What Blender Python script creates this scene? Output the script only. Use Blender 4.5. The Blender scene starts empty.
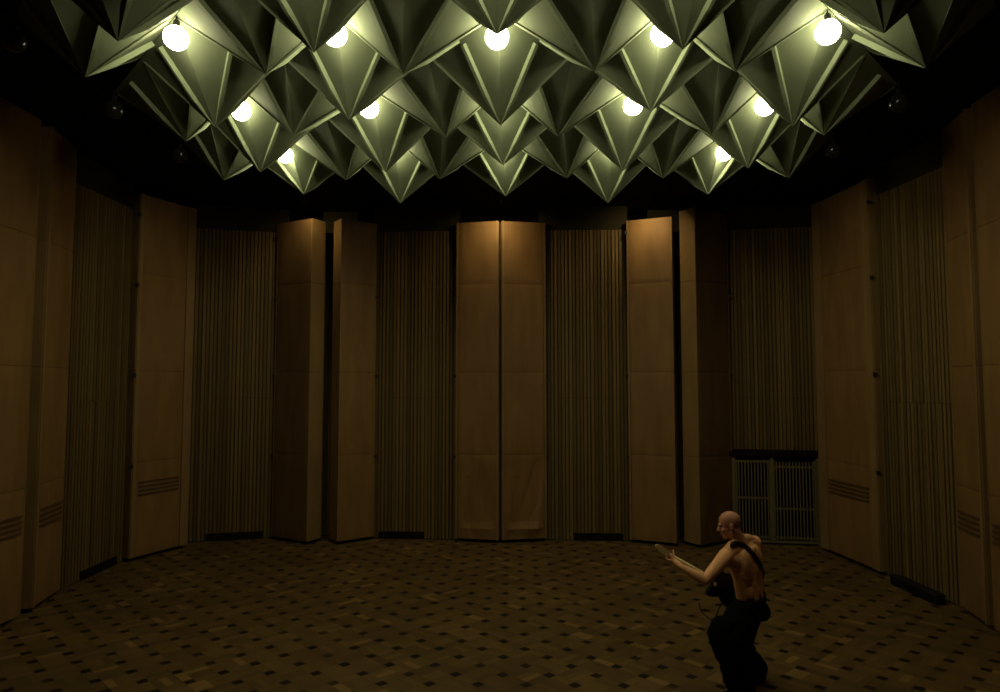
import bpy, bmesh, math, random
from mathutils import Vector, Matrix, Quaternion
from mathutils.bvhtree import BVHTree
random.seed(7)
scene = bpy.context.scene
COL = scene.collection

# ------------------------------------------------------------------ camera
F, PITCH, ROLL, YAW = 646.9, .0592, .0004, .0194
HC = 2.8                                   # camera height above the floor
cam_d = bpy.data.cameras.new('camera'); cam = bpy.data.objects.new('camera', cam_d); COL.objects.link(cam)
cam_d.sensor_width = 36.0; cam_d.lens = F * 36.0 / 1000.0
cam.location = (0, 0, HC)
cam.rotation_euler = (math.pi / 2 + PITCH, 0, YAW)
cam_d.clip_end = 200
scene.camera = cam
R3 = cam.rotation_euler.to_matrix()

def ray(x, y):
    return R3 @ Vector(((x - 500) / F, (346 - y) / F, -1.0))
def PX(x, y, Y):                            # measured photo point at a known distance -> place in the room
    r = ray(x, y); return Vector((0, 0, HC)) + r * (Y / r.y)
def PZ(x, y, z):                            # measured photo point at a known height
    r = ray(x, y); return Vector((0, 0, HC)) + r * ((z - HC) / r.z)

# ------------------------------------------------------------------ materials
def mat(name, color, rough=.6, spec=.3, metallic=0., noise=None, bump=None, emit=None):
    m = bpy.data.materials.new(name); m.use_nodes = True
    nt = m.node_tree; b = nt.nodes['Principled BSDF']
    b.inputs['Base Color'].default_value = (*color, 1); b.inputs['Roughness'].default_value = rough
    b.inputs['Specular IOR Level'].default_value = spec; b.inputs['Metallic'].default_value = metallic
    if emit:
        b.inputs['Emission Color'].default_value = (*emit[0], 1); b.inputs['Emission Strength'].default_value = emit[1]
    tc = nt.nodes.new('ShaderNodeTexCoord')
    if noise:                               # (scale xyz, detail, amount)
        mp = nt.nodes.new('ShaderNodeMapping'); mp.inputs['Scale'].default_value = noise[0]
        nt.links.new(tc.outputs['Object'], mp.inputs['Vector'])
        n = nt.nodes.new('ShaderNodeTexNoise'); n.inputs['Scale'].default_value = 1; n.inputs['Detail'].default_value = noise[1]
        nt.links.new(mp.outputs['Vector'], n.inputs['Vector'])
        r = nt.nodes.new('ShaderNodeMapRange'); r.inputs['From Min'].default_value = .3; r.inputs['From Max'].default_value = .7
        r.inputs['To Min'].default_value = 1 - noise[2]; r.inputs['To Max'].default_value = 1 + noise[2]
        nt.links.new(n.outputs['Fac'], r.inputs['Value'])
        mx = nt.nodes.new('ShaderNodeMix'); mx.data_type = 'RGBA'; mx.blend_type = 'MULTIPLY'
        mx.inputs['Factor'].default_value = 1; mx.inputs['A'].default_value = (*color, 1)
        nt.links.new(r.outputs['Result'], mx.inputs['B'])
        nt.links.new(mx.outputs['Result'], b.inputs['Base Color'])
    if bump:
        n2 = nt.nodes.new('ShaderNodeTexNoise'); n2.inputs['Scale'].default_value = bump[0]; n2.inputs['Detail'].default_value = 4
        nt.links.new(tc.outputs['Object'], n2.inputs['Vector'])
        bp = nt.nodes.new('ShaderNodeBump'); bp.inputs['Strength'].default_value = bump[1]; bp.inputs['Distance'].default_value = .02
        nt.links.new(n2.outputs['Fac'], bp.inputs['Height']); nt.links.new(bp.outputs['Normal'], b.inputs['Normal'])
    return m

LAMP = (1.0, .92, .60)
M = dict(
    paint=mat('green_paint', (.134, .155, .095), .75, .12, noise=((3, 3, 3), 3, .06)),
    strip=mat('paler_green_strip', (.215, .255, .155), .75, .12),
    lit=mat('lit_globe_glass', (.9, .9, .85), .3, .3, emit=(LAMP, 48.0)),
    unlit=mat('unlit_globe_glass', (.014, .015, .012), .2, .4),
    black=mat('black_metal', (.012, .012, .011), .5, .3),
    ceil=mat('black_ceiling', (.006, .006, .005), .9, .1),
    void=mat('dark_cloth', (.006, .005, .0035), .9, .1, noise=((2, 2, .5), 3, .3)),
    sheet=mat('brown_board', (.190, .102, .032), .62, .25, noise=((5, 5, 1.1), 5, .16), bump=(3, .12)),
    sheet_shade_tint=mat('brown_board_darkened_for_shade', (.112, .062, .020), .7, .2, noise=((5, 5, 1.1), 5, .16), bump=(3, .12)),  # brown_board tinted down: shade on two panel faces turned from the lamps
    edge=mat('board_edge', (.20, .118, .042), .6, .25, noise=((4, 4, 1), 4, .15)),
    core=mat('panel_core', (.07, .038, .013), .8, .15),
    vent=mat('vent_board', (.085, .045, .018), .7, .2),
    upper=mat('upper_board', (.030, .024, .010), .8, .1),
    gap=mat('dark_seam', (.008, .006, .004), .85, .1),
    backing=mat('slat_backing', (.058, .039, .014), .85, .1),
    grille=mat('slat_grey_wood', (.125, .10, .045), .6, .25),
    black_cloth=mat('black_cloth', (.006, .006, .006), .95, .05, bump=(14, .5)),
    leather=mat('black_leather', (.008, .007, .006), .75, .15),
    lacquer=mat('black_lacquer', (.006, .006, .007), .45, .3),
    maple=mat('maple', (.72, .56, .27), .4, .4, noise=((10, 60, 60), 3, .12)),
    rosewood=mat('rosewood', (.06, .03, .015), .5, .3),
    chrome=mat('chrome', (.75, .75, .72), .2, .5, metallic=1),
    skin=mat('skin', (.72, .36, .155), .55, .3, noise=((6, 6, 6), 4, .07)),
    scalp=mat('eye_white', (.6, .55, .5), .3, .5),
    pale=mat('pale_tape', (.16, .13, .08), .7, .2),
)

def face_redness(m, z0, z1, col):           # the man's face and scalp are redder than his back
    nt = m.node_tree; b = nt.nodes['Principled BSDF']; src = b.inputs['Base Color'].links[0].from_socket
    tc = nt.nodes.new('ShaderNodeTexCoord'); sp = nt.nodes.new('ShaderNodeSeparateXYZ'); nt.links.new(tc.outputs['Object'], sp.inputs[0])
    r = nt.nodes.new('ShaderNodeMapRange'); r.inputs['From Min'].default_value = z0; r.inputs['From Max'].default_value = z1; nt.links.new(sp.outputs['Z'], r.inputs['Value'])
    mx = nt.nodes.new('ShaderNodeMix'); mx.data_type = 'RGBA'; nt.links.new(r.outputs['Result'], mx.inputs['Factor']); nt.links.new(src, mx.inputs['A'])
    mx.inputs['B'].default_value = (*col, 1); nt.links.new(mx.outputs['Result'], b.inputs['Base Color'])
face_redness(M['skin'], 1.40, 1.48, (.44, .195, .115))
# slats: each slat its own tone, from its place along the wall
def slat_mat(name, color, amount):
    m = mat(name, color, .65, .2); nt = m.node_tree; b = nt.nodes['Principled BSDF']
    at = nt.nodes.new('ShaderNodeAttribute'); at.attribute_name = 'tone'
    tc = nt.nodes.new('ShaderNodeTexCoord'); mp = nt.nodes.new('ShaderNodeMapping'); mp.inputs['Scale'].default_value = (30, 30, 1.2)
    nt.links.new(tc.outputs['Object'], mp.inputs['Vector'])
    n = nt.nodes.new('ShaderNodeTexNoise'); n.inputs['Scale'].default_value = 1; n.inputs['Detail'].default_value = 4
    nt.links.new(mp.outputs['Vector'], n.inputs['Vector'])
    r = nt.nodes.new('ShaderNodeMapRange'); r.inputs['From Min'].default_value = .3; r.inputs['From Max'].default_value = .7
    r.inputs['To Min'].default_value = .85; r.inputs['To Max'].default_value = 1.15
    nt.links.new(n.outputs['Fac'], r.inputs['Value'])
    r2 = nt.nodes.new('ShaderNodeMapRange'); r2.inputs['To Min'].default_value = 1 - amount; r2.inputs['To Max'].default_value = 1 + amount
    nt.links.new(at.outputs['Fac'], r2.inputs['Value'])
    ml = nt.nodes.new('ShaderNodeMath'); ml.operation = 'MULTIPLY'
    nt.links.new(r.outputs['Result'], ml.inputs[0]); nt.links.new(r2.outputs['Result'], ml.inputs[1])
    mx = nt.nodes.new('ShaderNodeMix'); mx.data_type = 'RGBA'; mx.blend_type = 'MULTIPLY'
    mx.inputs['Factor'].default_value = 1; mx.inputs['A'].default_value = (*color, 1)
    nt.links.new(ml.outputs['Value'], mx.inputs['B']); nt.links.new(mx.outputs['Result'], b.inputs['Base Color'])
    return m
M['slat'] = slat_mat('wall_slat', (.122, .078, .0255), .3)

# parquet: woven strips set diagonally with a small dark square at each crossing
def floor_mat():
    m = mat('parquet', (.2, .12, .05), .5, .3); nt = m.node_tree; N, L = nt.nodes, nt.links
    b = N['Principled BSDF']; tc = N.new('ShaderNodeTexCoord'); sp = N.new('ShaderNodeSeparateXYZ')
    L.new(tc.outputs['Object'], sp.inputs[0])
    def math_(op, a, b_=None, c=None):
        n = N.new('ShaderNodeMath'); n.operation = op
        for k, v in enumerate((a, b_, c)):
            if v is None: continue
            if isinstance(v, (int, float)): n.inputs[k].default_value = v
            else: L.new(v, n.inputs[k])
        return n.outputs[0]
    x = math_('DIVIDE', math_('ADD', sp.outputs['X'], .78), .453)
    y = math_('DIVIDE', math_('SUBTRACT', sp.outputs['Y'], 6.22), .407)
    S = .295
    u = math_('ADD', math_('ADD', x, y), S / 2); v = math_('ADD', math_('SUBTRACT', y, x), S / 2)
    fu, fv = math_('FRACT', u), math_('FRACT', v)
    iu, iv = math_('FLOOR', u), math_('FLOOR', v)
    au, av = math_('LESS_THAN', fu, S), math_('LESS_THAN', fv, S)
    dot = math_('MULTIPLY', au, av)
    par = math_('MODULO', math_('ADD', math_('ADD', iu, iv), 1000.0), 2.0)
    par = math_('GREATER_THAN', par, .5)
    # three strips in the square between, turned in every other square
    w = (1 - S) / 3
    ku = math_('FLOOR', math_('DIVIDE', math_('SUBTRACT', fu, S), w)); kv = math_('FLOOR', math_('DIVIDE', math_('SUBTRACT', fv, S), w))
    k = math_('ADD', math_('MULTIPLY', par, ku), math_('MULTIPLY', math_('SUBTRACT', 1.0, par), kv))
    inside = math_('MULTIPLY', math_('SUBTRACT', 1.0, au), math_('SUBTRACT', 1.0, av))
    ident = math_('ADD', math_('MULTIPLY', inside, math_('ADD', k, 5.0)), math_('ADD', math_('MULTIPLY', au, 11.0), math_('MULTIPLY', av, 17.0)))
    cb = N.new('ShaderNodeCombineXYZ'); L.new(iu, cb.inputs[0]); L.new(iv, cb.inputs[1]); L.new(ident, cb.inputs[2])
    wn = N.new('ShaderNodeTexWhiteNoise'); wn.noise_dimensions = '3D'; L.new(cb.outputs[0], wn.inputs['Vector'])
    tone = N.new('ShaderNodeMapRange'); tone.inputs['To Min'].default_value = .76; tone.inputs['To Max'].default_value = 1.2; L.new(wn.outputs['Value'], tone.inputs['Value'])
    # a few strips are new and paler
    new = math_('MULTIPLY', math_('GREATER_THAN', wn.outputs['Value'], .955), .5)
    # thin joints between strips
    def near(fr, at):
        return math_('LESS_THAN', math_('ABSOLUTE', math_('SUBTRACT', fr, at)), .018)
    # wear
    nz = N.new('ShaderNodeTexNoise'); nz.inputs['Scale'].default_value = .9; nz.inputs['Detail'].default_value = 5; L.new(tc.outputs['Object'], nz.inputs['Vector'])
    wear = N.new('ShaderNodeMapRange'); wear.inputs['From Min'].default_value = .3; wear.inputs['From Max'].default_value = .7
    wear.inputs['To Min'].default_value = .8; wear.inputs['To Max'].default_value = 1.15; L.new(nz.outputs['Fac'], wear.inputs['Value'])
    g = math_('MULTIPLY', math_('ADD', tone.outputs[0], new), wear.outputs[0])
    jo = math_('MAXIMUM', math_('MAXIMUM', near(fu, S), near(fv, S)), math_('MAXIMUM', near(fu, .985), near(fv, .985)))
    g = math_('MULTIPLY', g, math_('SUBTRACT', 1.0, math_('MULTIPLY', jo, .15)))
    mx = N.new('ShaderNodeMix'); mx.data_type = 'RGBA'; mx.blend_type = 'MULTIPLY'; mx.inputs['Factor'].default_value = 1
    mx.inputs['A'].default_value = (.112, .066, .020, 1); L.new(g, mx.inputs['B'])
    # dark squares, some of them faded
    wd = N.new('ShaderNodeTexWhiteNoise'); wd.noise_dimensions = '2D'; L.new(cb.outputs[0], wd.inputs['Vector'])
    fade = N.new('ShaderNodeMapRange'); fade.inputs['To Min'].default_value = .75; fade.inputs['To Max'].default_value = 1.4; L.new(wd.outputs['Value'], fade.inputs['Value'])
    dk = math_('MINIMUM', fade.outputs[0], .97)
    m2 = N.new('ShaderNodeMix'); m2.data_type = 'RGBA'; L.new(math_('MULTIPLY', dot, dk), m2.inputs['Factor'])
    L.new(mx.outputs['Result'], m2.inputs['A']); m2.inputs['B'].default_value = (.005, .003, .0015, 1)
    L.new(m2.outputs['Result'], b.inputs['Base Color'])
    return m
M['floor'] = floor_mat()

# ------------------------------------------------------------------ helpers
def obj(name, bm, m, parent=None, smooth=False):
    me = bpy.data.meshes.new(name); bm.normal_update(); bm.to_mesh(me); bm.free()
    me.materials.append(M[m] if isinstance(m, str) else m)
    if smooth: me.polygons.foreach_set('use_smooth', [True] * len(me.polygons))
    o = bpy.data.objects.new(name, me); COL.objects.link(o)
    if parent is not None: o.parent = parent
    return o
def tag(o, label, cat, group=None):
    o['label'] = label; o['category'] = cat
    if group: o['group'] = group
    return o
def thing(name, label, cat, loc=(0, 0, 0), rz=0, group=None):
    o = bpy.data.objects.new(name, None); COL.objects.link(o); o.location = loc; o.rotation_euler = (0, 0, rz)
    o.empty_display_size = .1
    return tag(o, label, cat, group)
def struct(o):
    o['kind'] = 'structure'; return o
def copy_tree(o, parent=None):
    c = o.copy(); COL.objects.link(c)
    if parent is not None: c.parent = parent
    for ch in list(o.children): copy_tree(ch, c)
    return c
def add_hexa(bm, p):                        # eight corners: bottom ring 0-3, top ring 4-7
    v = [bm.verts.new(q) for q in p]
    fs = []
    for f in ((3, 2, 1, 0), (4, 5, 6, 7), (0, 1, 5, 4), (1, 2, 6, 5), (2, 3, 7, 6), (3, 0, 4, 7)):
        fs.append(bm.faces.new([v[k] for k in f]))
    return fs
def add_box(bm, a, b, mtx=None):
    (x0, y0, z0), (x1, y1, z1) = a, b
    p = [Vector(q) for q in ((x0, y0, z0), (x1, y0, z0), (x1, y1, z0), (x0, y1, z0), (x0, y0, z1), (x1, y0, z1), (x1, y1, z1), (x0, y1, z1))]
    if mtx is not None: p = [mtx @ q for q in p]
    return add_hexa(bm, p)
def box(a, b, mtx=None, bevel=0):
    bm = bmesh.new(); add_box(bm, a, b, mtx)
    if bevel: bmesh.ops.bevel(bm, geom=bm.edges[:] , offset=bevel, segments=2, affect='EDGES', profile=.6)
    return bm
def add_beam(bm, p, q, side, out, w, h):    # bar from p to a pointed end at q, w wide along side, standing h out
    s, o = side.normalized() * w / 2, out.normalized() * h
    t = (p - q).normalized(); a = q + t * min(.3, (p - q).length * .4); e = .06
    v = [bm.verts.new(x) for x in (p - s, p + s, p + s + o, p - s + o, a - s, a + s, a + s + o, a - s + o, q - s * e + out.normalized() * .012, q + s * e + out.normalized() * .012, q + s * e + out.normalized() * .016, q - s * e + out.normalized() * .016)]
    for k in range(2):
        for i in range(4):
            j = (i + 1) % 4; bm.faces.new((v[4 * k + i], v[4 * k + j], v[4 * k + 4 + j], v[4 * k + 4 + i]))
    bm.faces.new(v[3::-1]); bm.faces.new(v[8:])
    bmesh.ops.recalc_face_normals(bm, faces=bm.faces)
def add_lathe(bm, prof, seg=20, mtx=None):
    rings = []
    for r, z in prof:
        if r < 1e-6: rings.append([bm.verts.new((0, 0, z))])
        else: rings.append([bm.verts.new((r * math.cos(2 * math.pi * k / seg), r * math.sin(2 * math.pi * k / seg), z)) for k in range(seg)])
    if mtx is not None:
        for g in rings:
            for v in g: v.co = mtx @ v.co
    for a, b in zip(rings, rings[1:]):
        for k in range(seg):
            k2 = (k + 1) % seg
            vs = [a[k % len(a)], a[k2 % len(a)], b[k2 % len(b)], b[k % len(b)]]
            u = []
            for x in vs:
                if x not in u: u.append(x)
            if len(u) > 2:
                try: bm.faces.new(u)
                except ValueError: pass
def add_tube(bm, pts, r, seg=8):
    pts = [Vector(p) for p in pts]; rings = []
    for i, p in enumerate(pts):
        t = (pts[min(i + 1, len(pts) - 1)] - pts[max(i - 1, 0)]).normalized()
        a = t.cross(Vector((0, 0, 1)));
        if a.length < 1e-3: a = t.cross(Vector((1, 0, 0)))
        a.normalize(); b = t.cross(a)
        rr = r[i] if isinstance(r, (list, tuple)) else r
        rings.append([bm.verts.new(p + (a * math.cos(2 * math.pi * k / seg) + b * math.sin(2 * math.pi * k / seg)) * rr) for k in range(seg)])
    for a, b in zip(rings, rings[1:]):
        for k in range(seg): bm.faces.new((a[k], a[(k + 1) % seg], b[(k + 1) % seg], b[k]))
    bm.faces.new(rings[0][::-1]); bm.faces.new(rings[-1])
def spline(pts, n):
    pts = [Vector(p) for p in pts]; P = [pts[0] * 2 - pts[1]] + pts + [pts[-1] * 2 - pts[-2]]; out = []
    for i in range(1, len(P) - 2):
        for k in range(n):
            t = k / n; a, b, c, d = P[i - 1], P[i], P[i + 1], P[i + 2]
            out.append(.5 * ((2 * b) + (c - a) * t + (2 * a - 5 * b + 4 * c - d) * t * t + (3 * b - a - 3 * c + d) * t ** 3))
    out.append(pts[-1]); return out

# ------------------------------------------------------------------ room shell
ZC = 6.09                                    # underside of the ceiling
b = bmesh.new(); add_box(b, (-7.2, -1.5, -.15), (6.6, 12.9, 0)); struct(obj('floor', b, 'floor'))
b = bmesh.new(); add_box(b, (-7.2, -1.5, ZC), (6.6, 12.9, ZC + .2)); struct(obj('ceiling', b, 'ceil'))
b = bmesh.new(); add_box(b, (-7.0, 12.45, 0), (6.4, 12.65, ZC)); struct(obj('wall_back', b, 'void'))
b = bmesh.new(); add_box(b, (-6.85, 2.5, 0), (-6.65, 12.45, ZC)); struct(obj('wall_left', b, 'void'))
b = bmesh.new(); add_box(b, (6.1, 2.5, 0), (6.3, 12.45, ZC)); struct(obj('wall_right', b, 'void'))

def frame_of(A, B):
    """Origin at A, local x from A to B along the floor, local -y out into the room, z up."""
    d = Vector((B[0] - A[0], B[1] - A[1], 0)); L = d.length; d.normalize()
    n = Vector((d.y, -d.x, 0))               # out into the room when A is met first going clockwise from the left
    mtx = Matrix(((d.x, -n.x, 0, A[0]), (d.y, -n.y, 0, A[1]), (0, 0, 1, 0), (0, 0, 0, 1)))
    return mtx, L

def slat_wall(name, A, B, z0=.0, z1=5.64, slots=(), pitch=.066):
    mtx, L = frame_of(A, B)
    o = bmesh.new(); add_box(o, (0, .035, z0), (L, .09, z1), mtx)
    hb = bmesh.new(); add_box(hb, (0, .05, z1), (L, .09, ZC), mtx)
    back = struct(obj(name, o, 'backing')); obj('upper_board', hb, 'upper', back)
    bm = bmesh.new(); lay = bm.faces.layers.float.new('tone')
    n = int(L / pitch); off = (L - n * pitch) / 2
    for k in range(n):
        x0 = off + k * pitch; w = pitch * random.choice((.55, .62, .66, .74)); tone = random.random()
        zb = z0 + .02
        for s0, s1 in slots:
            if s0 < x0 + w / 2 < s1: zb = z0 + .14
        zj = 2.55 + .0 * k
        for za, zb_ in ((zb, zj - .003), (zj + .003, z1)):
            if zb_ - za < .1: continue
            d = .02 if random.random() < .7 else .012
            for f in add_box(bm, (x0, -d + .035, za), (x0 + w, .035, zb_), mtx): f[lay] = tone
    s = obj('slats', bm, 'slat', back)
    for s0, s1 in slots:
        bb = bmesh.new(); add_box(bb, (s0, .012, z0 + .012), (s1, .034, z0 + .13), mtx); obj('air_slot', bb, 'gap', back)
    # low sill the slats stand on
    return back

slat_wall('wall_left.001', (-6.14, 8.72), (-6.14, 10.3), slots=((.55, 1.4),))
slat_wall('wall_back.001', (-5.80, 11.50), (-4.20, 11.93), slots=((.35, 1.3),))
slat_wall('wall_back.002', (-2.62, 11.88), (-.98, 11.80), slots=((.18, 1.02),))
slat_wall('wall_back.003', (.48, 11.80), (2.12, 11.78), slots=((.62, 1.5),))
slat_wall('wall_back.004', (3.72, 11.86), (5.42, 11.62), z0=1.62)
slat_wall('wall_right.001', (5.44, 9.95), (5.62, 8.3), slots=())
slat_wall('wall_back.005', (-3.60, 12.05), (-2.95, 12.05))
slat_wall('wall_back.006', (2.55, 12.05), (3.15, 12.05))

# ------------------------------------------------------------------ tall panels
SEAMS = (1.55, 3.02, 4.62)
GP = 'tall brown wall panels'
def panel(label, A, B, ztop, depth, hinge='', slots=False, dents=0, bands=(0, 0), seed=0, foot=None, board='sheet'):
    rnd = random.Random(seed)
    mtx, L = frame_of(A, B)
    root = thing('tall_wall_panel', label, 'wall panel', (A[0], A[1], 0), 0, GP)
    loc = Matrix.Translation(-Vector((A[0], A[1], 0))) @ mtx
    z0 = .06
    cb = bmesh.new(); add_box(cb, (.004, .016, z0 + .01), (L - .004, depth, ztop - .01), loc); obj('frame', cb, 'core', root)
    # return boards on both ends
    for x0, x1 in ((-.012, .004), (L - .004, L + .012)):
        zs = (z0,) + SEAMS + (ztop,)
        rb = bmesh.new()
        for za, zb in zip(zs, zs[1:]):
            if zb - za > .05: add_box(rb, (x0, .004, za + .003), (x1, depth, zb - .003), loc)
        obj('side_board', rb, 'edge', root)
    bl, br = bands
    for x0, x1 in ((0, bl), (L - br, L)):
        if x1 - x0 > .01:
            eb = bmesh.new(); add_box(eb, (x0, -.012, z0), (x1, .016, ztop), loc); obj('edge_strip', eb, 'edge', root)
    zs = [z for z in (z0,) + SEAMS if z < ztop - .1] + [ztop]
    for k, (za, zb) in enumerate(zip(zs, zs[1:])):
        sb = bmesh.new(); x0, x1 = bl + .004, L - br - .004; za += .003; zb -= .003
        nx, nz = 18, max(6, int((zb - za) / .06))
        amp = .0035 if (k > 0 or not dents) else dents
        ph = [rnd.uniform(0, 6.28) for _ in range(6)]
        grid = []
        for j in range(nz + 1):
            row = []
            for i in range(nx + 1):
                s, t = i / nx, j / nz
                mask = min(1, 6 * min(s, 1 - s)) * min(1, 8 * min(t, 1 - t))
                d = math.sin(7 * s + 2.4 * math.sin(3.1 * t + ph[0]) + ph[1]) * .6 + math.sin(13 * s - 5 * t + ph[2]) * .3 + math.sin(4 * t + 3 * s + ph[3]) * .5
                if k == 0 and dents: d += 1.2 * math.exp(-((t - .12) / .05) ** 2) - .8 * math.exp(-((s - .4 + .15 * math.sin(3 * t)) / .07) ** 2) * (t < .75)
                rim = .008 * (1 - min(1, 14 * min(s, 1 - s))) + .006 * (1 - min(1, 20 * min(t, 1 - t)))
                row.append(sb.verts.new(loc @ Vector((x0 + s * (x1 - x0), -amp * d * mask + rim, za + t * (zb - za)))))
            grid.append(row)
        for j in range(nz):
            for i in range(nx): sb.faces.new((grid[j][i], grid[j][i + 1], grid[j + 1][i + 1], grid[j + 1][i]))
        # close to a board with thickness
        backv = [[sb.verts.new(loc @ Vector((x0 + i * (x1 - x0) / nx, .0155, za + j * (zb - za) / nz))) for i in (0, nx)] for j in (0, nz)]
        edge = [grid[0][0], grid[0][-1], grid[-1][-1], grid[-1][0]]
        bb = [backv[0][0], backv[0][1], backv[1][1], backv[1][0]]
        sb.faces.new((bb[3], bb[2], bb[1], bb[0]))
        sb.faces.new([bb[0], bb[1]] + grid[0][::-1]); sb.faces.new([bb[2], bb[3]] + grid[-1])
        sb.faces.new([bb[1], bb[2]] + [r[-1] for r in grid][::-1]); sb.faces.new([bb[3], bb[0]] + [r[0] for r in grid])
        obj('board', sb, board, root, smooth=False)
    for side in hinge:
        xh = -.02 if side == 'a' else L + .02
        for z in (1.5, 2.95, 4.4, 5.55):
            if z < ztop:
                hb = bmesh.new(); add_box(hb, (xh - .022, -.022, z - .022), (xh + .022, .02, z + .022), loc)
                add_lathe(hb, [(0, -.034), (.010, -.034), (.010, .034), (0, .034)], 8, loc @ Matrix.Translation((xh, -.022, z)))
                obj('hinge', hb, 'black', root)
    if slots:
        vb = bmesh.new()
        for k in range(4):
            z = 1.02 + k * .065
            add_box(vb, (bl + .05, -.016, z), (L - br - .05, .004, z + .028), loc)
        obj('vent_slots', vb, 'vent', root)
    if foot is not None:
        fb = bmesh.new(); add_lathe(fb, [(0, 0), (.035, 0), (.035, .012), (.014, .02), (.014, .08), (0, .08)], 12, loc @ Matrix.Translation((foot, .07, 0)))
        obj('foot', fb, 'chrome', root)
    return root

panel('brown board wall panel far from the slatted door, outermost one on that side wall', (-5.75, 3.9), (-5.855, 7.75), ZC, .2, slots=True, seed=1)
panel('brown board wall panel between the outermost panel and the slatted side wall, away from the door', (-5.89, 7.99), (-6.06, 8.72), ZC, .2, slots=True, seed=2, bands=(.05, 0))
panel('angled brown wall panel with vent slots and dark hinges, across the room from the slatted door', (-6.03, 10.24), (-5.6, 11.2), 5.9, .18, hinge='a', slots=True, seed=3, bands=(.06, .16))
panel('shade-darkened angled back wall panel with a pale side edge, standing on a metal foot', (-4.36, 11.79), (-3.60, 11.38), 5.78, .34, hinge='a', seed=4, foot=.62, board='sheet_shade_tint')
panel('brown back wall panel opposite the shade-darkened pale-edged panel, across a black gap', (-3.05, 11.40), (-2.52, 11.81), 5.78, .36, hinge='b', seed=5)
panel('wrinkled middle back wall panel, twin on the side away from the man', (-1.02, 11.70), (-.26, 11.56), 5.76, .2, hinge='a', dents=.02, seed=6, bands=(.03, .03))
panel('dented middle back wall panel, twin on the side of the man', (-.18, 11.57), (.60, 11.73), 5.76, .2, hinge='b', dents=.034, seed=7, bands=(.03, .03))
panel('lit brown back wall panel behind the guitar headstock, next to a black gap', (2.08, 11.68), (2.81, 11.39), 5.78, .3, hinge='a', seed=8, bands=(.03, 0))
panel('angled panel with a pale narrow edge and shade-darkened face, above the bald man', (3.21, 11.27), (3.91, 11.72), 5.92, .36, hinge='b', seed=9, board='sheet_shade_tint')
panel('angled brown wall panel with vent slots, beside the slatted door', (5.22, 11.22), (5.39, 9.76), 5.92, .2, hinge='b', slots=True, seed=10, bands=(.22, .16))
panel('brown side wall panel next to the slats by the black floor vent', (5.55, 8.30), (5.42, 7.66), ZC, .2, slots=True, seed=11, bands=(0, .05))
panel('brown side wall panel beyond the black floor vent, outermost on the door side', (5.39, 7.52), (5.14, 3.9), ZC, .2, slots=True, seed=12)

# ------------------------------------------------------------------ slatted door in the back corner
dA, dB = (3.90, 11.70), (5.36, 11.52)
mtx, L = frame_of(dA, dB)
door = thing('slatted_door', 'low double door of upright wooden bars under the slatted back wall', 'door', (dA[0], dA[1], 0))
loc = Matrix.Translation(-Vector((dA[0], dA[1], 0))) @ mtx
fb = bmesh.new()
for a, c in (((0, -.02, .0), (.05, .04, 1.5)), ((L - .05, -.02, 0), (L, .04, 1.5)), ((.0, -.02, .03), (L, .04, .07))): add_box(fb, a, c, loc)
obj('door_frame', fb, 'grille', door)
mid = L * .46
for x0, x1, rails in ((.06, mid - .02, (.10, .78, 1.42)), (mid + .02, L - .06, (.10, .60, 1.33))):
    lb = bmesh.new()
    for z in rails: add_box(lb, (x0, -.005, z), (x1, .02, z + .035), loc)
    for xx in (x0, x1 - .03): add_box(lb, (xx, -.008, .08), (xx + .03, .022, 1.46), loc)
    leaf = obj('door_leaf', lb, 'grille', door)
    n = int((x1 - x0) / .052)
    bb = bmesh.new()
    for k in range(1, n):
        xx = x0 + (x1 - x0) * k / n
        add_box(bb, (xx - .009, -.02, .09), (xx + .009, -.004, 1.44), loc)
    obj('bars', bb, 'grille', leaf)
pb = bmesh.new(); add_box(pb, (mid - .02, -.03, .05), (mid + .02, .03, 1.5), loc); obj('door_post', pb, 'grille', door)
b = bmesh.new(); mt2, L2 = frame_of((3.7, 12.06), (5.3, 11.86)); add_box(b, (0, 0, 0), (L2, .05, 1.62), mt2); struct(obj('wall_back.007', b, 'void'))
b = bmesh.new(); add_box(b, (-.05, -.03, 1.54), (L + .05, .12, 1.61), mtx); struct(obj('trim_1', b, 'gap'))

# ------------------------------------------------------------------ black floor vent by the side wall
vA, vB = Vector((5.46, 9.42, 0)), Vector((5.50, 8.50, 0))
mv, LV = frame_of(vA, vB)
vent = thing('floor_vent', 'long black vent box on the floor against the slatted side wall', 'vent', vA)
loc = Matrix.Translation(-vA) @ mv
vb = bmesh.new(); add_box(vb, (0, -.14, 0), (LV, .0, .13), loc); bmesh.ops.bevel(vb, geom=vb.edges[:], offset=.008, segments=1, affect='EDGES'); obj('housing', vb, 'black', vent)
gb = bmesh.new()
for k in range(4): add_box(gb, (.03, -.155, .02 + .027 * k), (LV - .03, -.139, .033 + .027 * k), loc)
obj('louvre', gb, 'leather', vent)

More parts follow.
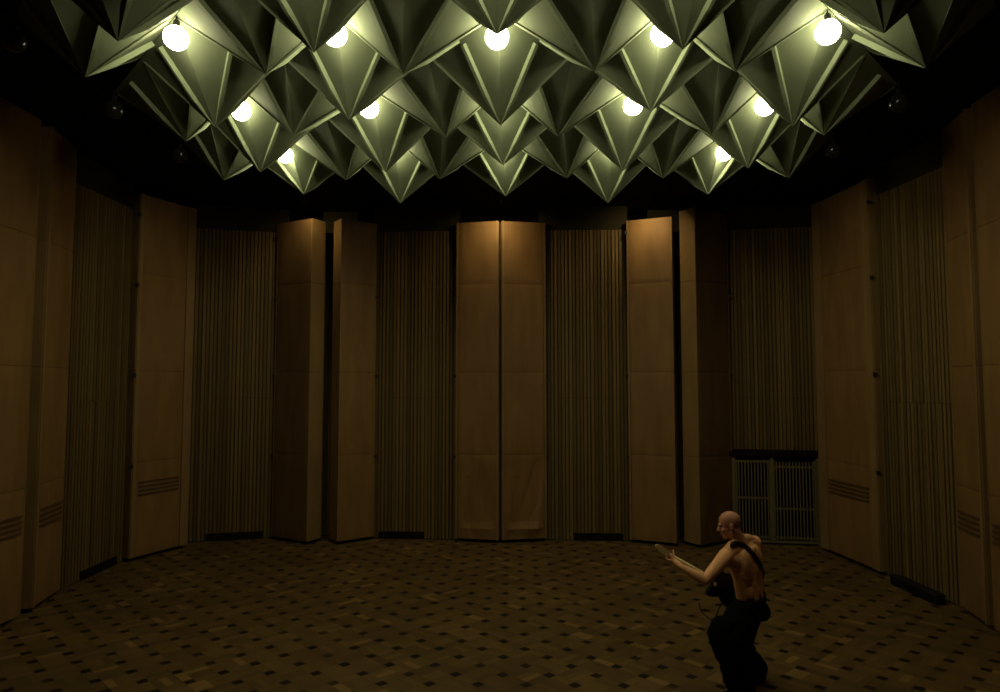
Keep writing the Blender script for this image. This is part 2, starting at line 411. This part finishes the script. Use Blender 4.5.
# ------------------------------------------------------------------ hanging pyramids
H = 2.6
S = .5533 * H; X0 = -.0456 * H; Y0 = 1.8384 * H
ZB, ZT, ZD, ZL = HC + 1.252 * H, HC + H, HC + 1.0433 * H, HC + 1.174 * H
KT = [[(118, 41), (314, 52), (497, 34), (683, 49), (884, 33)], [(215, 127), (349, 119.5), (500.6, 125), (651, 111), (793, 126)],
      [(260.3, 172), (385.3, 172), (503, 165), (623, 171), (748, 168)], [(304, 194), (400.4, 203), (505.5, 196), (608, 203), (708, 194)]]
DT = [[(85, 77), (266, 74), (403, 74), (595, 71), (735.5, 71), (926, 68)], [(186, 141), (293.5, 135), (446, 137), (557.5, 136), (712, 135), (824, 135)],
      [(224, 180), (346, 180), (440, 179), (567, 178), (663, 178), (788.5, 178)]]
ORD = ['first', 'second', 'third', 'fourth', 'fifth', 'sixth', 'seventh', 'eighth', 'ninth']
def pyramid(cx, cy, apex, label):
    root = thing('hanging_pyramid', label, 'ceiling pyramid', (cx, cy, ZB), 0, 'green pyramids hanging from the ceiling')
    hs = S / 2
    c = [Vector((0, -hs, 0)), Vector((hs, 0, 0)), Vector((0, hs, 0)), Vector((-hs, 0, 0))]     # corners
    c = [v * .996 for v in c]
    md = [(c[k] + c[(k + 1) % 4]) / 2 for k in range(4)]
    ap = apex - Vector((cx, cy, ZB)); o = Vector((0, 0, 0))
    for k in range(4):
        bm = bmesh.new()
        v = [bm.verts.new(p) for p in (c[k], md[k], o, md[k - 1], ap)]
        bm.faces.new((v[0], v[1], v[2], v[3])); bm.faces.new((v[1], v[0], v[4])); bm.faces.new((v[0], v[3], v[4]))
        bm.faces.new((v[2], v[1], v[4])); bm.faces.new((v[3], v[2], v[4]))
        bmesh.ops.recalc_face_normals(bm, faces=bm.faces)
        obj('petal', bm, 'paint', root)
    for k in range(4):
        nrm = (md[k] - ap).cross(c[(k + 1) % 4] - c[k]); nrm.normalize()
        if nrm.dot(md[k]) < 0: nrm = -nrm
        bm = bmesh.new(); add_beam(bm, md[k] + (ap - md[k]) * .08 - nrm * .012, ap - nrm * .012, c[(k + 1) % 4] - c[k], nrm, FIN_W, FIN_H + .012)
        obj('seam_fin', bm, 'strip', root)
    for k in range(4):
        d = (ap - c[k]).normalized(); out = c[k].normalized(); out = (out - d * out.dot(d)).normalized()
        bm = bmesh.new(); add_beam(bm, c[k] + d * .06 - out * .012, ap - out * .012, d.cross(out), out, (.028 if k % 2 else .008), (.020 if k % 2 else .0145))
        obj('ridge_strip', bm, 'paint', root)
    return root
FIN_W, FIN_H = .034, .045
for r in range(-1, 4):
    for i in range(-2, 3):
        cx, cy = X0 + S * i, Y0 + S * r
        if r >= 0:
            a = PZ(*KT[r][i + 2], ZT)
        else: a = Vector((cx, cy + (.11 if (i % 2 == 0) else -.11), ZT))
        row = 2 * (3 - r)                     # rows counted from the back wall
        pyramid(cx, cy, a, 'green folded ceiling pyramid, %s from the slatted-door side in the %s row from back wall' % (ORD[2 - i], ORD[row]) if row < 9 else '')
for r in range(-1, 3):
    for i in range(-3, 3):
        cx, cy = X0 + S * (i + .5), Y0 + S * (r + .5)
        if r >= 0: a = PZ(*DT[r][i + 3], ZD)
        else: a = Vector((cx + (.11 if i % 2 else -.11), cy, ZD))
        row = 2 * (3 - r) - 1
        pyramid(cx, cy, a, 'green folded ceiling pyramid, %s from the slatted-door side in the %s row from back wall' % (ORD[2 - i], ORD[row]))

# ------------------------------------------------------------------ globe lamps
def make_lamp(lit):
    root = thing('globe_lamp', '', 'lamp', (0, 0, 0))
    bm = bmesh.new(); bmesh.ops.create_icosphere(bm, subdivisions=3, radius=.104); obj('globe', bm, 'lit' if lit else 'unlit', root, True)
    bm = bmesh.new(); add_lathe(bm, [(0, .085), (.034, .088), (.036, .10), (.03, .112), (.028, .15), (.018, .165), (0, .165)], 16); obj('socket', bm, 'black', root, True)
    bm = bmesh.new(); add_lathe(bm, [(.007, .16), (.007, ZC - ZL), ], 8); add_lathe(bm, [(0, ZC - ZL - .03), (.012, ZC - ZL - .03), (.012, ZC - ZL), (0, ZC - ZL)], 12); obj('stem', bm, 'black', root)
    return root
proto = {True: make_lamp(True), False: make_lamp(False)}; used = {True: 0, False: 0}
LPX = {(0, -2): (176, 38), (0, -1): (335, 34), (0, 0): (497, 37), (0, 1): (663, 34), (0, 2): (828, 32), (1, -2): (241, 111), (1, -1): (369, 108.5), (1, 1): (633, 105.5),
       (1, 2): (765, 106), (2, -2): (285, 155), (2, 2): (724, 153)}
def lamp(i, r, lit, label):
    o = proto[lit] if not used[lit] else copy_tree(proto[lit]); used[lit] = 1
    o.location = PZ(*LPX[(r, i)], ZL) if (r, i) in LPX else (X0 + S * i, Y0 + S * (r + .5) + (.05 if r == 2 and abs(i) < 2 else 0), ZL + (.045 if r == 2 and abs(i) < 2 else 0)); o['label'] = label
    o['group'] = 'lit globe lamps between the pyramids' if lit else 'unlit globe lamps beside the pyramids'
for r in range(-1, 3):
    for i in range(-2, 3):
        if r < 0 and abs(i) > 1: continue
        lamp(i, r, True, 'glowing globe lamp, %s from slatted-door side, %s lamp row from the back wall' % (ORD[2 - i], ORD[2 - r]))
for r in (0, 1, 2): lamp(-3, r, False, 'unlit globe lamp under dark ceiling away from the slatted door, %s from back wall' % ORD[2 - r])
for r in (1, 2): lamp(3, r, False, 'unlit globe lamp under the dark ceiling on the slatted-door side, %s from the back wall' % ORD[2 - r])

# ------------------------------------------------------------------ small spotlights washing the tops of the back panels
for x, y, e, lab in ((-.25, 10.98, 1.0, 'small ceiling spotlight above the twin middle back wall panels'), (2.36, 10.92, 1.0, 'small ceiling spotlight above the lit panel behind the guitar headstock'),
                  (-3.62, 10.95, .55, 'small ceiling spotlight above the shade-darkened pale-edged back wall panel')):
    d = thing('ceiling_spotlight', lab, 'spotlight', (x, y, ZC), 0, 'small spotlights above the back panels')
    tilt = Matrix.Translation((0, 0, -.10)) @ Matrix.Rotation(math.radians(42), 4, 'X')
    bm = bmesh.new(); add_lathe(bm, [(0, .07), (.055, .06), (.062, .0), (.062, -.085), (.057, -.085), (.055, -.035), (0, -.034)], 20, tilt); obj('housing', bm, 'black', d)
    bm = bmesh.new(); add_lathe(bm, [(0, 0), (.04, 0), (.04, -.012), (.012, -.018), (.012, -.11), (0, -.11)], 14); obj('mount', bm, 'black', d)
    bm = bmesh.new(); add_lathe(bm, [(0, -.045), (.047, -.043), (.047, -.037), (0, -.037)], 16, tilt)
    obj('lamp_disc', bm, mat('spotlight_glass', (.8, .8, .7), .4, .3, emit=((1, .80, .42), 520 * e)), d)

# ------------------------------------------------------------------ the man
BODY_Y = 6.0
fwd = Vector((-.75, .66, 0)).normalized(); lft = Vector((0, 0, 1)).cross(fwd)   # his left
def cap(parts, p0, r0, p1, r1, seg=14):     # tapered limb piece
    bm = bmesh.new()
    for p, r in ((p0, r0), (p1, r1)):
        bmesh.ops.create_uvsphere(bm, u_segments=seg, v_segments=seg // 2 + 1, radius=r, matrix=Matrix.Translation(p))
    g = bmesh.ops.convex_hull(bm, input=bm.verts[:])
    bmesh.ops.delete(bm, geom=[e for e in g['geom_interior'] + g['geom_unused'] if isinstance(e, bmesh.types.BMVert)], context='VERTS')
    parts.append(bm)
def chain(parts, pts):
    for (p, r), (q, s) in zip(pts, pts[1:]): cap(parts, p, r, q, s)
def ell(parts, c, ax, rad):                 # ellipsoid with axes ax
    bm = bmesh.new(); m = Matrix((ax[0], ax[1], ax[2])).transposed().to_4x4() @ Matrix.Diagonal((*rad, 1))
    bmesh.ops.create_uvsphere(bm, u_segments=20, v_segments=12, radius=1, matrix=Matrix.Translation(c) @ m); parts.append(bm)
def fuse(name, parts, m, parent, voxel=.006, smooth=6, shift=Vector()):
    me = bpy.data.meshes.new(name); big = bmesh.new()
    for p in parts:
        t = bpy.data.meshes.new('t'); p.to_mesh(t); p.free(); big.from_mesh(t); bpy.data.meshes.remove(t)
    bmesh.ops.recalc_face_normals(big, faces=big.faces); big.to_mesh(me); big.free()
    o = bpy.data.objects.new(name, me); COL.objects.link(o)
    rm = o.modifiers.new('r', 'REMESH'); rm.mode = 'VOXEL'; rm.voxel_size = voxel
    sm = o.modifiers.new('s', 'SMOOTH'); sm.factor = .5; sm.iterations = smooth
    dg = bpy.context.evaluated_depsgraph_get(); ev = o.evaluated_get(dg)
    new = bpy.data.meshes.new_from_object(ev); o.modifiers.clear(); o.data = new; bpy.data.meshes.remove(me); new.name = name
    new.materials.clear(); new.materials.append(M[m]); new.polygons.foreach_set('use_smooth', [True] * len(new.polygons))
    for v in new.vertices: v.co -= shift
    o.parent = parent
    return o

J = dict(pelvis=PX(751, 607, 6.05), waist=PX(750, 592, 6.04), chest=PX(746, 566, 6.03), neck=PX(741, 543, 6.02),
         sL=PX(726, 556, 5.90), eL=PX(705, 580, 5.74), wL=PX(681.5, 567, 5.80),
         sR=PX(754, 543, 6.14), eR=PX(759, 582, 6.30), wR=PX(734, 592, 6.32),
         hL=PX(743, 613, 5.98), kL=PX(727, 640, 5.86), aL=PX(741, 684, 5.98),
         hR=PX(752, 612, 6.12), kR=PX(741, 646, 6.14), aR=PX(758, 670, 6.34),
         head=PX(729.5, 524.5, 6.0))
foot_z = 0
base = Vector((J['pelvis'].x, J['pelvis'].y, 0))
man = thing('person', 'bald shirtless man in baggy black trousers, head bowed, playing an electric guitar', 'person', base)
B = []
up = (J['neck'] - J['pelvis']).normalized()
rt = (J['sR'] - J['sL']).normalized(); rt = (rt - up * rt.dot(up)).normalized(); bk = rt.cross(up).normalized()
if bk.dot(-fwd) < 0: bk = -bk
AX = (rt, bk, up)
ell(B, J['pelvis'] + up * .02, AX, (.138, .10, .11))
ell(B, J['waist'] + up * .03, AX, (.142, .105, .13))
ell(B, J['chest'] - up * .02 , AX, (.178, .118, .16))
ell(B, J['chest'] + up * .09, AX, (.182, .112, .13))
for s in (-1, 1):
    ell(B, J['chest'] + rt * s * .08 + bk * .058 + up * .05, AX, (.072, .055, .13))        # shoulder blade
    chain(B, [(J['waist'] + rt * s * .035 + bk * .075 - up * .08, .032), (J['chest'] + rt * s * .035 + bk * .085, .03), (J['chest'] + rt * s * .03 + bk * .08 + up * .16, .025)])
    chain(B, [(J['waist'] + rt * s * .11, .06), (J['chest'] + rt * s * .125 + up * .06, .06)])   # flank
# neck, shoulders
hd_up = Vector((-.28, .06, .95)).normalized()
cap(B, J['neck'] - up * .01, .068, J['head'] - hd_up * .06 - fwd * .02, .058)
for k in ('sL', 'sR'):
    chain(B, [(J['neck'] - up * .035 + bk * .015, .062), ((J['neck'] + J[k]) / 2 + up * .0, .06), (J[k], .062)])
    chain(B, [(J['neck'] + up * .03 + bk * .005, .052), (J['neck'].lerp(J[k], .5) + up * .035, .05), (J[k] + up * .012, .052)])
    chain(B, [(J[k] - up * .02, .06), (J['chest'] + (J[k] - J['chest']) * .55, .085), (J['chest'] + up * .02, .1)])
def arm(s, e, w):
    d1, d2 = (e - s), (w - e)
    chain(B, [(s, .069), (s + d1 * .3, .060), (s + d1 * .7, .051), (e, .043), (e + d2 * .25, .046), (e + d2 * .6, .037), (w, .027)])
arm(J['sL'], J['eL'], J['wL']); arm(J['sR'], J['eR'], J['wR'])
# head
hf = (fwd * .80 + Vector((-.25, -.30, 0)) + Vector((0, 0, -.45)));   hf = (hf - hd_up * hf.dot(hd_up)).normalized()
hs_ = hd_up.cross(hf).normalized(); HA = (hs_, hf, hd_up); hc = J['head']
ell(B, hc + hd_up * .030 - hf * .012, HA, (.077, .098, .088))
ell(B, hc - hd_up * .03 + hf * .032, HA, (.062, .062, .085))
ell(B, hc - hd_up * .088 + hf * .062, HA, (.036, .032, .030))                               # chin
for s in (-1, 1):
    ell(B, hc - hd_up * .028 + hf * .066 + hs_ * s * .038, HA, (.022, .018, .02))           # cheek
    ell(B, hc + hd_up * .022 + hf * .082 + hs_ * s * .028, HA, (.026, .012, .010))          # brow
    cap(B, hc - hd_up * .062 + hs_ * s * .052 - hf * .005, .02, hc - hd_up * .09 + hf * .05 + hs_ * s * .02, .02)   # jaw
    ell(B, hc - hd_up * .012 - hf * .012 + hs_ * s * .080, ((hs_ * .9 - hf * .44 * s * s).normalized(), hf, hd_up), (.011, .019, .032))   # ear
    ell(B, hc - hd_up * .03 - hf * .004 + hs_ * s * .078, HA, (.011, .012, .014))
chain(B, [(hc + hd_up * .012 + hf * .088, .011), (hc - hd_up * .026 + hf * .110, .015)])    # nose
for s in (-1, 1): ell(B, hc - hd_up * .028 + hf * .100 + hs_ * s * .012, HA, (.010, .012, .009))
ell(B, hc - hd_up * .055 + hf * .092, HA, (.024, .010, .006)); ell(B, hc - hd_up * .066 + hf * .090, HA, (.021, .010, .006))   # lips

# guitar frame (needed for the hands)
head_tip = PX(655.5, 546.8, 5.82); g_c = PX(723, 585.5, 6.17)
gu = (head_tip - g_c).normalized()
gn = (fwd - gu * fwd.dot(gu)).normalized(); gn = (gn + Vector((0, 0, .12))); gn = (gn - gu * gn.dot(gu)).normalized()
gw = gn.cross(gu).normalized()
if gw.z < 0: gw = -gw
GM = Matrix(((gu.x, gw.x, gn.x, g_c.x), (gu.y, gw.y, gn.y, g_c.y), (gu.z, gw.z, gn.z, g_c.z), (0, 0, 0, 1)))
g_len = (head_tip - g_c).length
def G(x, y, z): return GM @ Vector((x, y, z))
# neck hand: palm behind the neck, fingers over the front, thumb up along the back
hx = (GM.inverted() @ PX(677, 557.5, 5.86)).x
palm = G(hx, -.035, -.035)
wr = J['wL']
chain(B, [(wr, .027), (wr.lerp(palm, .6), .03), (palm, .028)])
for k in range(4):
    x = hx + .034 - k * .022
    L_ = (.9, 1.0, .95, .78)[k]
    cap(B, palm + gu * (.034 - k * .022) * .5, .017, G(x, -.045, -.012), .0105)
    chain(B, [(G(x, -.045, -.012), .0105), (G(x + .004, -.046 * L_, .022), .0098), (G(x + .006, -.018, .036 * L_), .009), (G(x + .006, .012 * L_, .030), .008)])
chain(B, [(palm + gu * .01, .016), (G(hx + .022, -.008, -.036), .0125), (G(hx + .030, .022, -.028), .0115), (G(hx + .034, .046, -.016), .0095)])
# picking hand on the strings
wr = J['wR']; kn = G(-.03, .02, .085)
chain(B, [(wr, .027), (wr.lerp(kn, .55), .03), (kn, .028)])
for k in range(4):
    x = .0 - k * .021
    chain(B, [(kn + gu * (.03 - .02 * k), .013), (G(x - .0, -.02, .082 - .002 * k), .0102), (G(x + .01, -.048 + .006 * k, .066), .009), (G(x + .012, -.045 + .008 * k, .046), .008)])
chain(B, [(kn + gu * .03, .014), (G(.035, .0, .078), .0115), (G(.04, -.022, .062), .010)])
# legs under the cloth and feet
for s, k, a in (('hL', 'kL', 'aL'), ('hR', 'kR', 'aR')):
    chain(B, [(J[s], .078), (J[s].lerp(J[k], .5), .072), (J[k], .056), (J[k].lerp(J[a], .35), .055), (J[a], .037)])
body = fuse('body', B, 'skin', man, .0055, 5, base)

# trousers
T = []
ell(T, J['pelvis'] + up * .005, AX, (.155, .132, .10)); ell(T, J['pelvis'] + up * .055, AX, (.153, .120, .06)); 
for s in (-1, 1): ell(T, J['pelvis'] + bk * .06 + rt * s * .075 - up * .05, AX, (.075, .065, .09))
tuck = J['pelvis'] + rt * .04 + bk * .03 - up * .045
ell(T, tuck, AX, (.07, .09, .095))
def leg(h, k, a, hem):
    sh = a - k
    f = hem
    chain(T, [(h, .118 * f + .01), (h.lerp(k, .5), .135 * f), (k, .148 * f), (k + sh * .24, .145 * f)])
    chain(T, [(k + sh * .1, .118 * f), (k + sh * .5, .122 * f), (k + sh * .85, .145 * f), (k + sh * 1.02, .125 * f)])
leg(J['hL'], J['kL'], J['aL'], 1.0); leg(J['hR'], J['kR'], J['aR'], .72)
kn_f = J['kL'] + Vector((-.03, -.0, .04)); ell(T, kn_f, (Vector((1, 0, 0)), Vector((0, 1, 0)), Vector((0, 0, 1))), (.135, .13, .17))
trou = fuse('trousers', T, 'black_cloth', man, .009, 5, base)
# cloth folds, and the hems cut level above the soles
import mathutils.noise as mnoise
me = trou.data
nrm = [v.normal.copy() for v in me.vertices]
for v, n in zip(me.vertices, nrm):
    p = v.co; f = mnoise.noise(Vector((p.x * 9, p.y * 9, p.z * 16))) + .5 * mnoise.noise(Vector((p.x * 22, p.y * 22, p.z * 26)))
    v.co = p + n * f * .011
    if v.co.z < .035: v.co.z = .035 + .004 * mnoise.noise(p * 30)
# belt
bt = bmesh.new(); ring = []
bc = J['pelvis'] + up * .088
for k in range(40):
    a = 2 * math.pi * k / 40; ca, sa = math.cos(a), math.sin(a)
    ring.append([bt.verts.new(bc + rt * ca * rr_x + bk * sa * rr_y + up * z - base - bk * 0) for rr_x, rr_y, z in ((.152, .118, -.03), (.166, .13, -.03), (.166, .13, .016), (.152, .118, .016))])
for k in range(40):
    a, c = ring[k], ring[(k + 1) % 40]
    for q in range(4): bt.faces.new((a[q], c[q], c[(q + 1) % 4], a[(q + 1) % 4]))
bmesh.ops.recalc_face_normals(bt, faces=bt.faces)
obj('belt', bt, 'leather', man, True)
# shoes
for a, toe in ((J['aL'], Vector((-.93, -.1, 0))), (J['aR'], Vector((-.80, -.35, 0)))):
    toe = toe.normalized(); sd = Vector((0, 0, 1)).cross(toe); c0 = Vector((a.x, a.y, 0)); P_ = []
    A3 = (toe, sd, Vector((0, 0, 1)))
    chain(P_, [(c0 - toe * .045 + Vector((0, 0, .045)), .043), (c0 + toe * .06 + Vector((0, 0, .045)), .045), (c0 + toe * .15 + Vector((0, 0, .036)), .036)])
    cap(P_, c0 + Vector((0, 0, .06)), .05, c0 + Vector((0, 0, .14)) - toe * .0, .052)
    sh = fuse('shoe', P_, 'leather', man, .007, 3, base)
    for v in sh.data.vertices: v.co.z = max(v.co.z, .003)
for s in (-1, 1):
    eb = bmesh.new(); bmesh.ops.create_uvsphere(eb, u_segments=12, v_segments=8, radius=.0105, matrix=Matrix.Translation(hc + hd_up * .004 + hf * .084 + hs_ * s * .029 - base))
    obj('eye', eb, 'scalp', man, True)

# ------------------------------------------------------------------ guitar
gb = Vector(g_c)
gtr = thing('electric_guitar', 'black electric guitar with pale neck held by the bald man on a black strap', 'guitar', gb)
def L3(x, y, z): return GM.to_3x3() @ Vector((x, y, z))
def slab(outline, z0, z1, bev=.006):
    bm = bmesh.new(); lo = [bm.verts.new(L3(x, y, z0)) for x, y in outline]; hi = [bm.verts.new(L3(x, y, z1)) for x, y in outline]
    bm.faces.new(lo[::-1]); bm.faces.new(hi); n = len(lo)
    for k in range(n): bm.faces.new((lo[k], lo[(k + 1) % n], hi[(k + 1) % n], hi[k]))
    bmesh.ops.recalc_face_normals(bm, faces=bm.faces)
    if bev:
        es = [e for e in bm.edges if len(e.link_faces) == 2 and max(len(f.verts) for f in e.link_faces) > 4]
        bmesh.ops.bevel(bm, geom=es, offset=bev, segments=2, affect='EDGES')
    return bm
body_pts = [(-.21, 0), (-.205, .075), (-.17, .13), (-.11, .155), (-.05, .14), (0, .115), (.06, .115), (.12, .145), (.185, .165), (.215, .145), (.20, .105), (.16, .06),
            (.135, .03), (.135, -.03), (.145, -.06), (.17, -.10), (.165, -.135), (.12, -.15), (.06, -.125), (0, -.115), (-.05, -.14), (-.11, -.16), (-.17, -.14), (-.205, -.08)]
oc = [Vector((x, y, 0)) for x, y in body_pts]
sp = spline(oc + [oc[0]], 3)[:-1]
obj('guitar_body', slab([(p.x, p.y) for p in sp], -.02, .022), 'lacquer', gtr, False)
nx1 = g_len - .17
nk = bmesh.new(); secs = []
for x, w_ in ((.06, .028), (.2, .027), (nx1, .021)):
    secs.append([nk.verts.new(L3(x, w_ * math.cos(t), .018 - .024 * math.sin(t))) for t in [math.pi * q / 8 for q in range(9)]])
for a, c in zip(secs, secs[1:]):
    for k in range(8): nk.faces.new((a[k], a[k + 1], c[k + 1], c[k]))
    nk.faces.new((a[8], a[0], c[0], c[8]))
nk.faces.new(secs[0]); nk.faces.new(secs[-1][::-1]); bmesh.ops.recalc_face_normals(nk, faces=nk.faces)
neck = obj('neck', nk, 'maple', gtr, True)
obj('fretboard', slab([(.04, .028), (.04, -.028), (nx1, -.021), (nx1, .021)], .0185, .0245, 0), 'maple', neck)
fr = bmesh.new()
for k in range(1, 21):
    x = nx1 - (nx1 + .12) * (1 - 2 ** (-k / 12)); add_box(fr, (x - .001, -.024, .0244), (x + .001, .024, .0258), GM.to_3x3().to_4x4())
obj('frets', fr, 'chrome', neck)
hs_pts = [(nx1 - .005, .021), (nx1 + .03, .028), (nx1 + .09, .031), (nx1 + .15, .031), (nx1 + .175, .018), (nx1 + .165, -.005), (nx1 + .13, -.022), (nx1 + .06, -.024), (nx1 - .005, -.021)]
hso = obj('headstock', slab(hs_pts, -.008, .010, .003), 'maple', gtr)
for k in range(6):
    tb = bmesh.new(); x = nx1 + .025 + k * .022; m4 = GM.to_3x3().to_4x4()
    add_lathe(tb, [(0, -.002), (.004, -.002), (.004, .022), (0, .022)], 8, m4 @ Matrix.Translation((x, .016, .0)))
    add_box(tb, (x - .006, .036, -.006), (x + .006, .048, .002), m4)
    add_box(tb, (x - .003, .026, -.004), (x + .003, .038, .0), m4)
    obj('tuning_peg', tb, 'chrome', hso)
m4 = GM.to_3x3().to_4x4()
for x in (.06, -.05): obj('pickup', box((x - .018, -.042, .02), (x + .018, .042, .03), m4, .003), 'leather', gtr)
obj('bridge', box((-.125, -.045, .02), (-.095, .045, .034), m4, .003), 'chrome', gtr)
for x, y in ((-.13, -.09), (-.085, -.105)):
    kb = bmesh.new(); add_lathe(kb, [(0, .02), (.012, .02), (.010, .038), (0, .039)], 14, m4 @ Matrix.Translation((x, y, 0))); obj('knob', kb, 'chrome', gtr)
sb = bmesh.new()
for k in range(6): add_tube(sb, [L3(-.11, -.026 + .0105 * k, .033), L3(nx1, -.016 + .0065 * k, .0285), L3(nx1 + .03 + .02 * k, .022, .016)], .0007, 5)
obj('strings', sb, 'chrome', gtr)
np_l = GM.inverted() @ PX(711.4, 583.2, 6.13)
jb = bmesh.new(); add_lathe(jb, [(0, -.0265), (.02, -.0265), (.022, -.024), (.022, -.019), (0, -.019)], 18, m4 @ Matrix.Translation((np_l.x, np_l.y, 0))); obj('neck_plate', jb, 'chrome', gtr)
# strap: lies on his back, from the horn over the shoulder to the end button
bvh_pts = [v.co + base for v in body.data.vertices]
bvh = BVHTree.FromPolygons(bvh_pts, [tuple(p.vertices) for p in body.data.polygons])
eye = Vector((0, 0, HC)); mid_pts = []
for x, y in ((731, 545.5), (735, 543.8), (739, 543.6), (744, 545.8), (748.5, 549.5), (753, 554.5), (757.5, 561), (761, 567.5), (763.3, 573.5)):
    d = ray(x, y).normalized(); hit, n, *_ = bvh.ray_cast(eye, d)
    if hit is None:
        hit, n, *_ = bvh.find_nearest(PX(x, y, 6.1))
    mid_pts.append((hit + n * .007, n))
cen = [G(.20, .16, -.0)] + [G(.19, .19, -.03).lerp(mid_pts[0][0], .5)] + [m_[0] for m_ in mid_pts]
nor = [-gn, (mid_pts[0][1] - gn).normalized()] + [m_[1] for m_ in mid_pts]
side_pt = J['waist'] + rt * .185 + up * .06; front_pt = G(-.215, .0, 0)
cen += [side_pt, side_pt.lerp(front_pt, .6) + rt * .03, front_pt]; nor += [rt, (rt - bk).normalized(), (rt - bk).normalized()]
cs = spline(cen, 5); ns = spline(nor, 5)
st = bmesh.new(); rings = []
for k, (p, n) in enumerate(zip(cs, ns)):
    t = (cs[min(k + 1, len(cs) - 1)] - cs[max(k - 1, 0)]).normalized(); n = (n - t * n.dot(t)).normalized(); s = t.cross(n)
    rings.append([st.verts.new(p + s * a * .021 + n * c * .003 - gb) for a, c in ((-1, -1), (1, -1), (1, 1), (-1, 1))])
for a, c in zip(rings, rings[1:]):
    for q in range(4): st.faces.new((a[q], a[(q + 1) % 4], c[(q + 1) % 4], c[q]))
st.faces.new(rings[0][::-1]); st.faces.new(rings[-1]); bmesh.ops.recalc_face_normals(st, faces=st.faces)
obj('strap', st, 'leather', gtr, True)
# lead hanging from the guitar
cb = bmesh.new(); add_tube(cb, [p - gb for p in spline([PX(699, 603, 6.2), PX(701, 610.5, 6.18), PX(706, 616, 6.2), PX(714, 619, 6.3), G(-.06, -.17, .02), G(-.06, -.13, .01)], 6)], .0045, 8); obj('lead', cb, 'leather', gtr, True)

# ------------------------------------------------------------------ scraps of tape on the floor
for (xa, xb, y), lab in (((495.5, 507, 573), 'small pale scrap of tape on the parquet, nearer the middle of the floor'), ((533, 551, 554), 'thin pale scrap of tape on the parquet close to the back wall')):
    a, c = PZ(xa, y, 0), PZ(xb, y, 0); b = bmesh.new(); add_box(b, (a.x, a.y - .02, .0), (c.x, c.y + .015, .003)); tag(obj('tape_scrap', b, 'pale'), lab, 'tape')

# ------------------------------------------------------------------ world, view
w = bpy.data.worlds.new('world'); w.use_nodes = True; scene.world = w
w.node_tree.nodes['Background'].inputs['Color'].default_value = (0, 0, 0, 1); w.node_tree.nodes['Background'].inputs['Strength'].default_value = 0
vs = scene.view_settings; scene.display_settings.display_device = 'sRGB'
vs.view_transform = 'Standard'; vs.look = 'None'; vs.gamma = 1; vs.exposure = 0; vs.use_curve_mapping = False
scene.cycles.use_denoising = True; scene.cycles.max_bounces = 6; scene.cycles.sample_clamp_indirect = 4
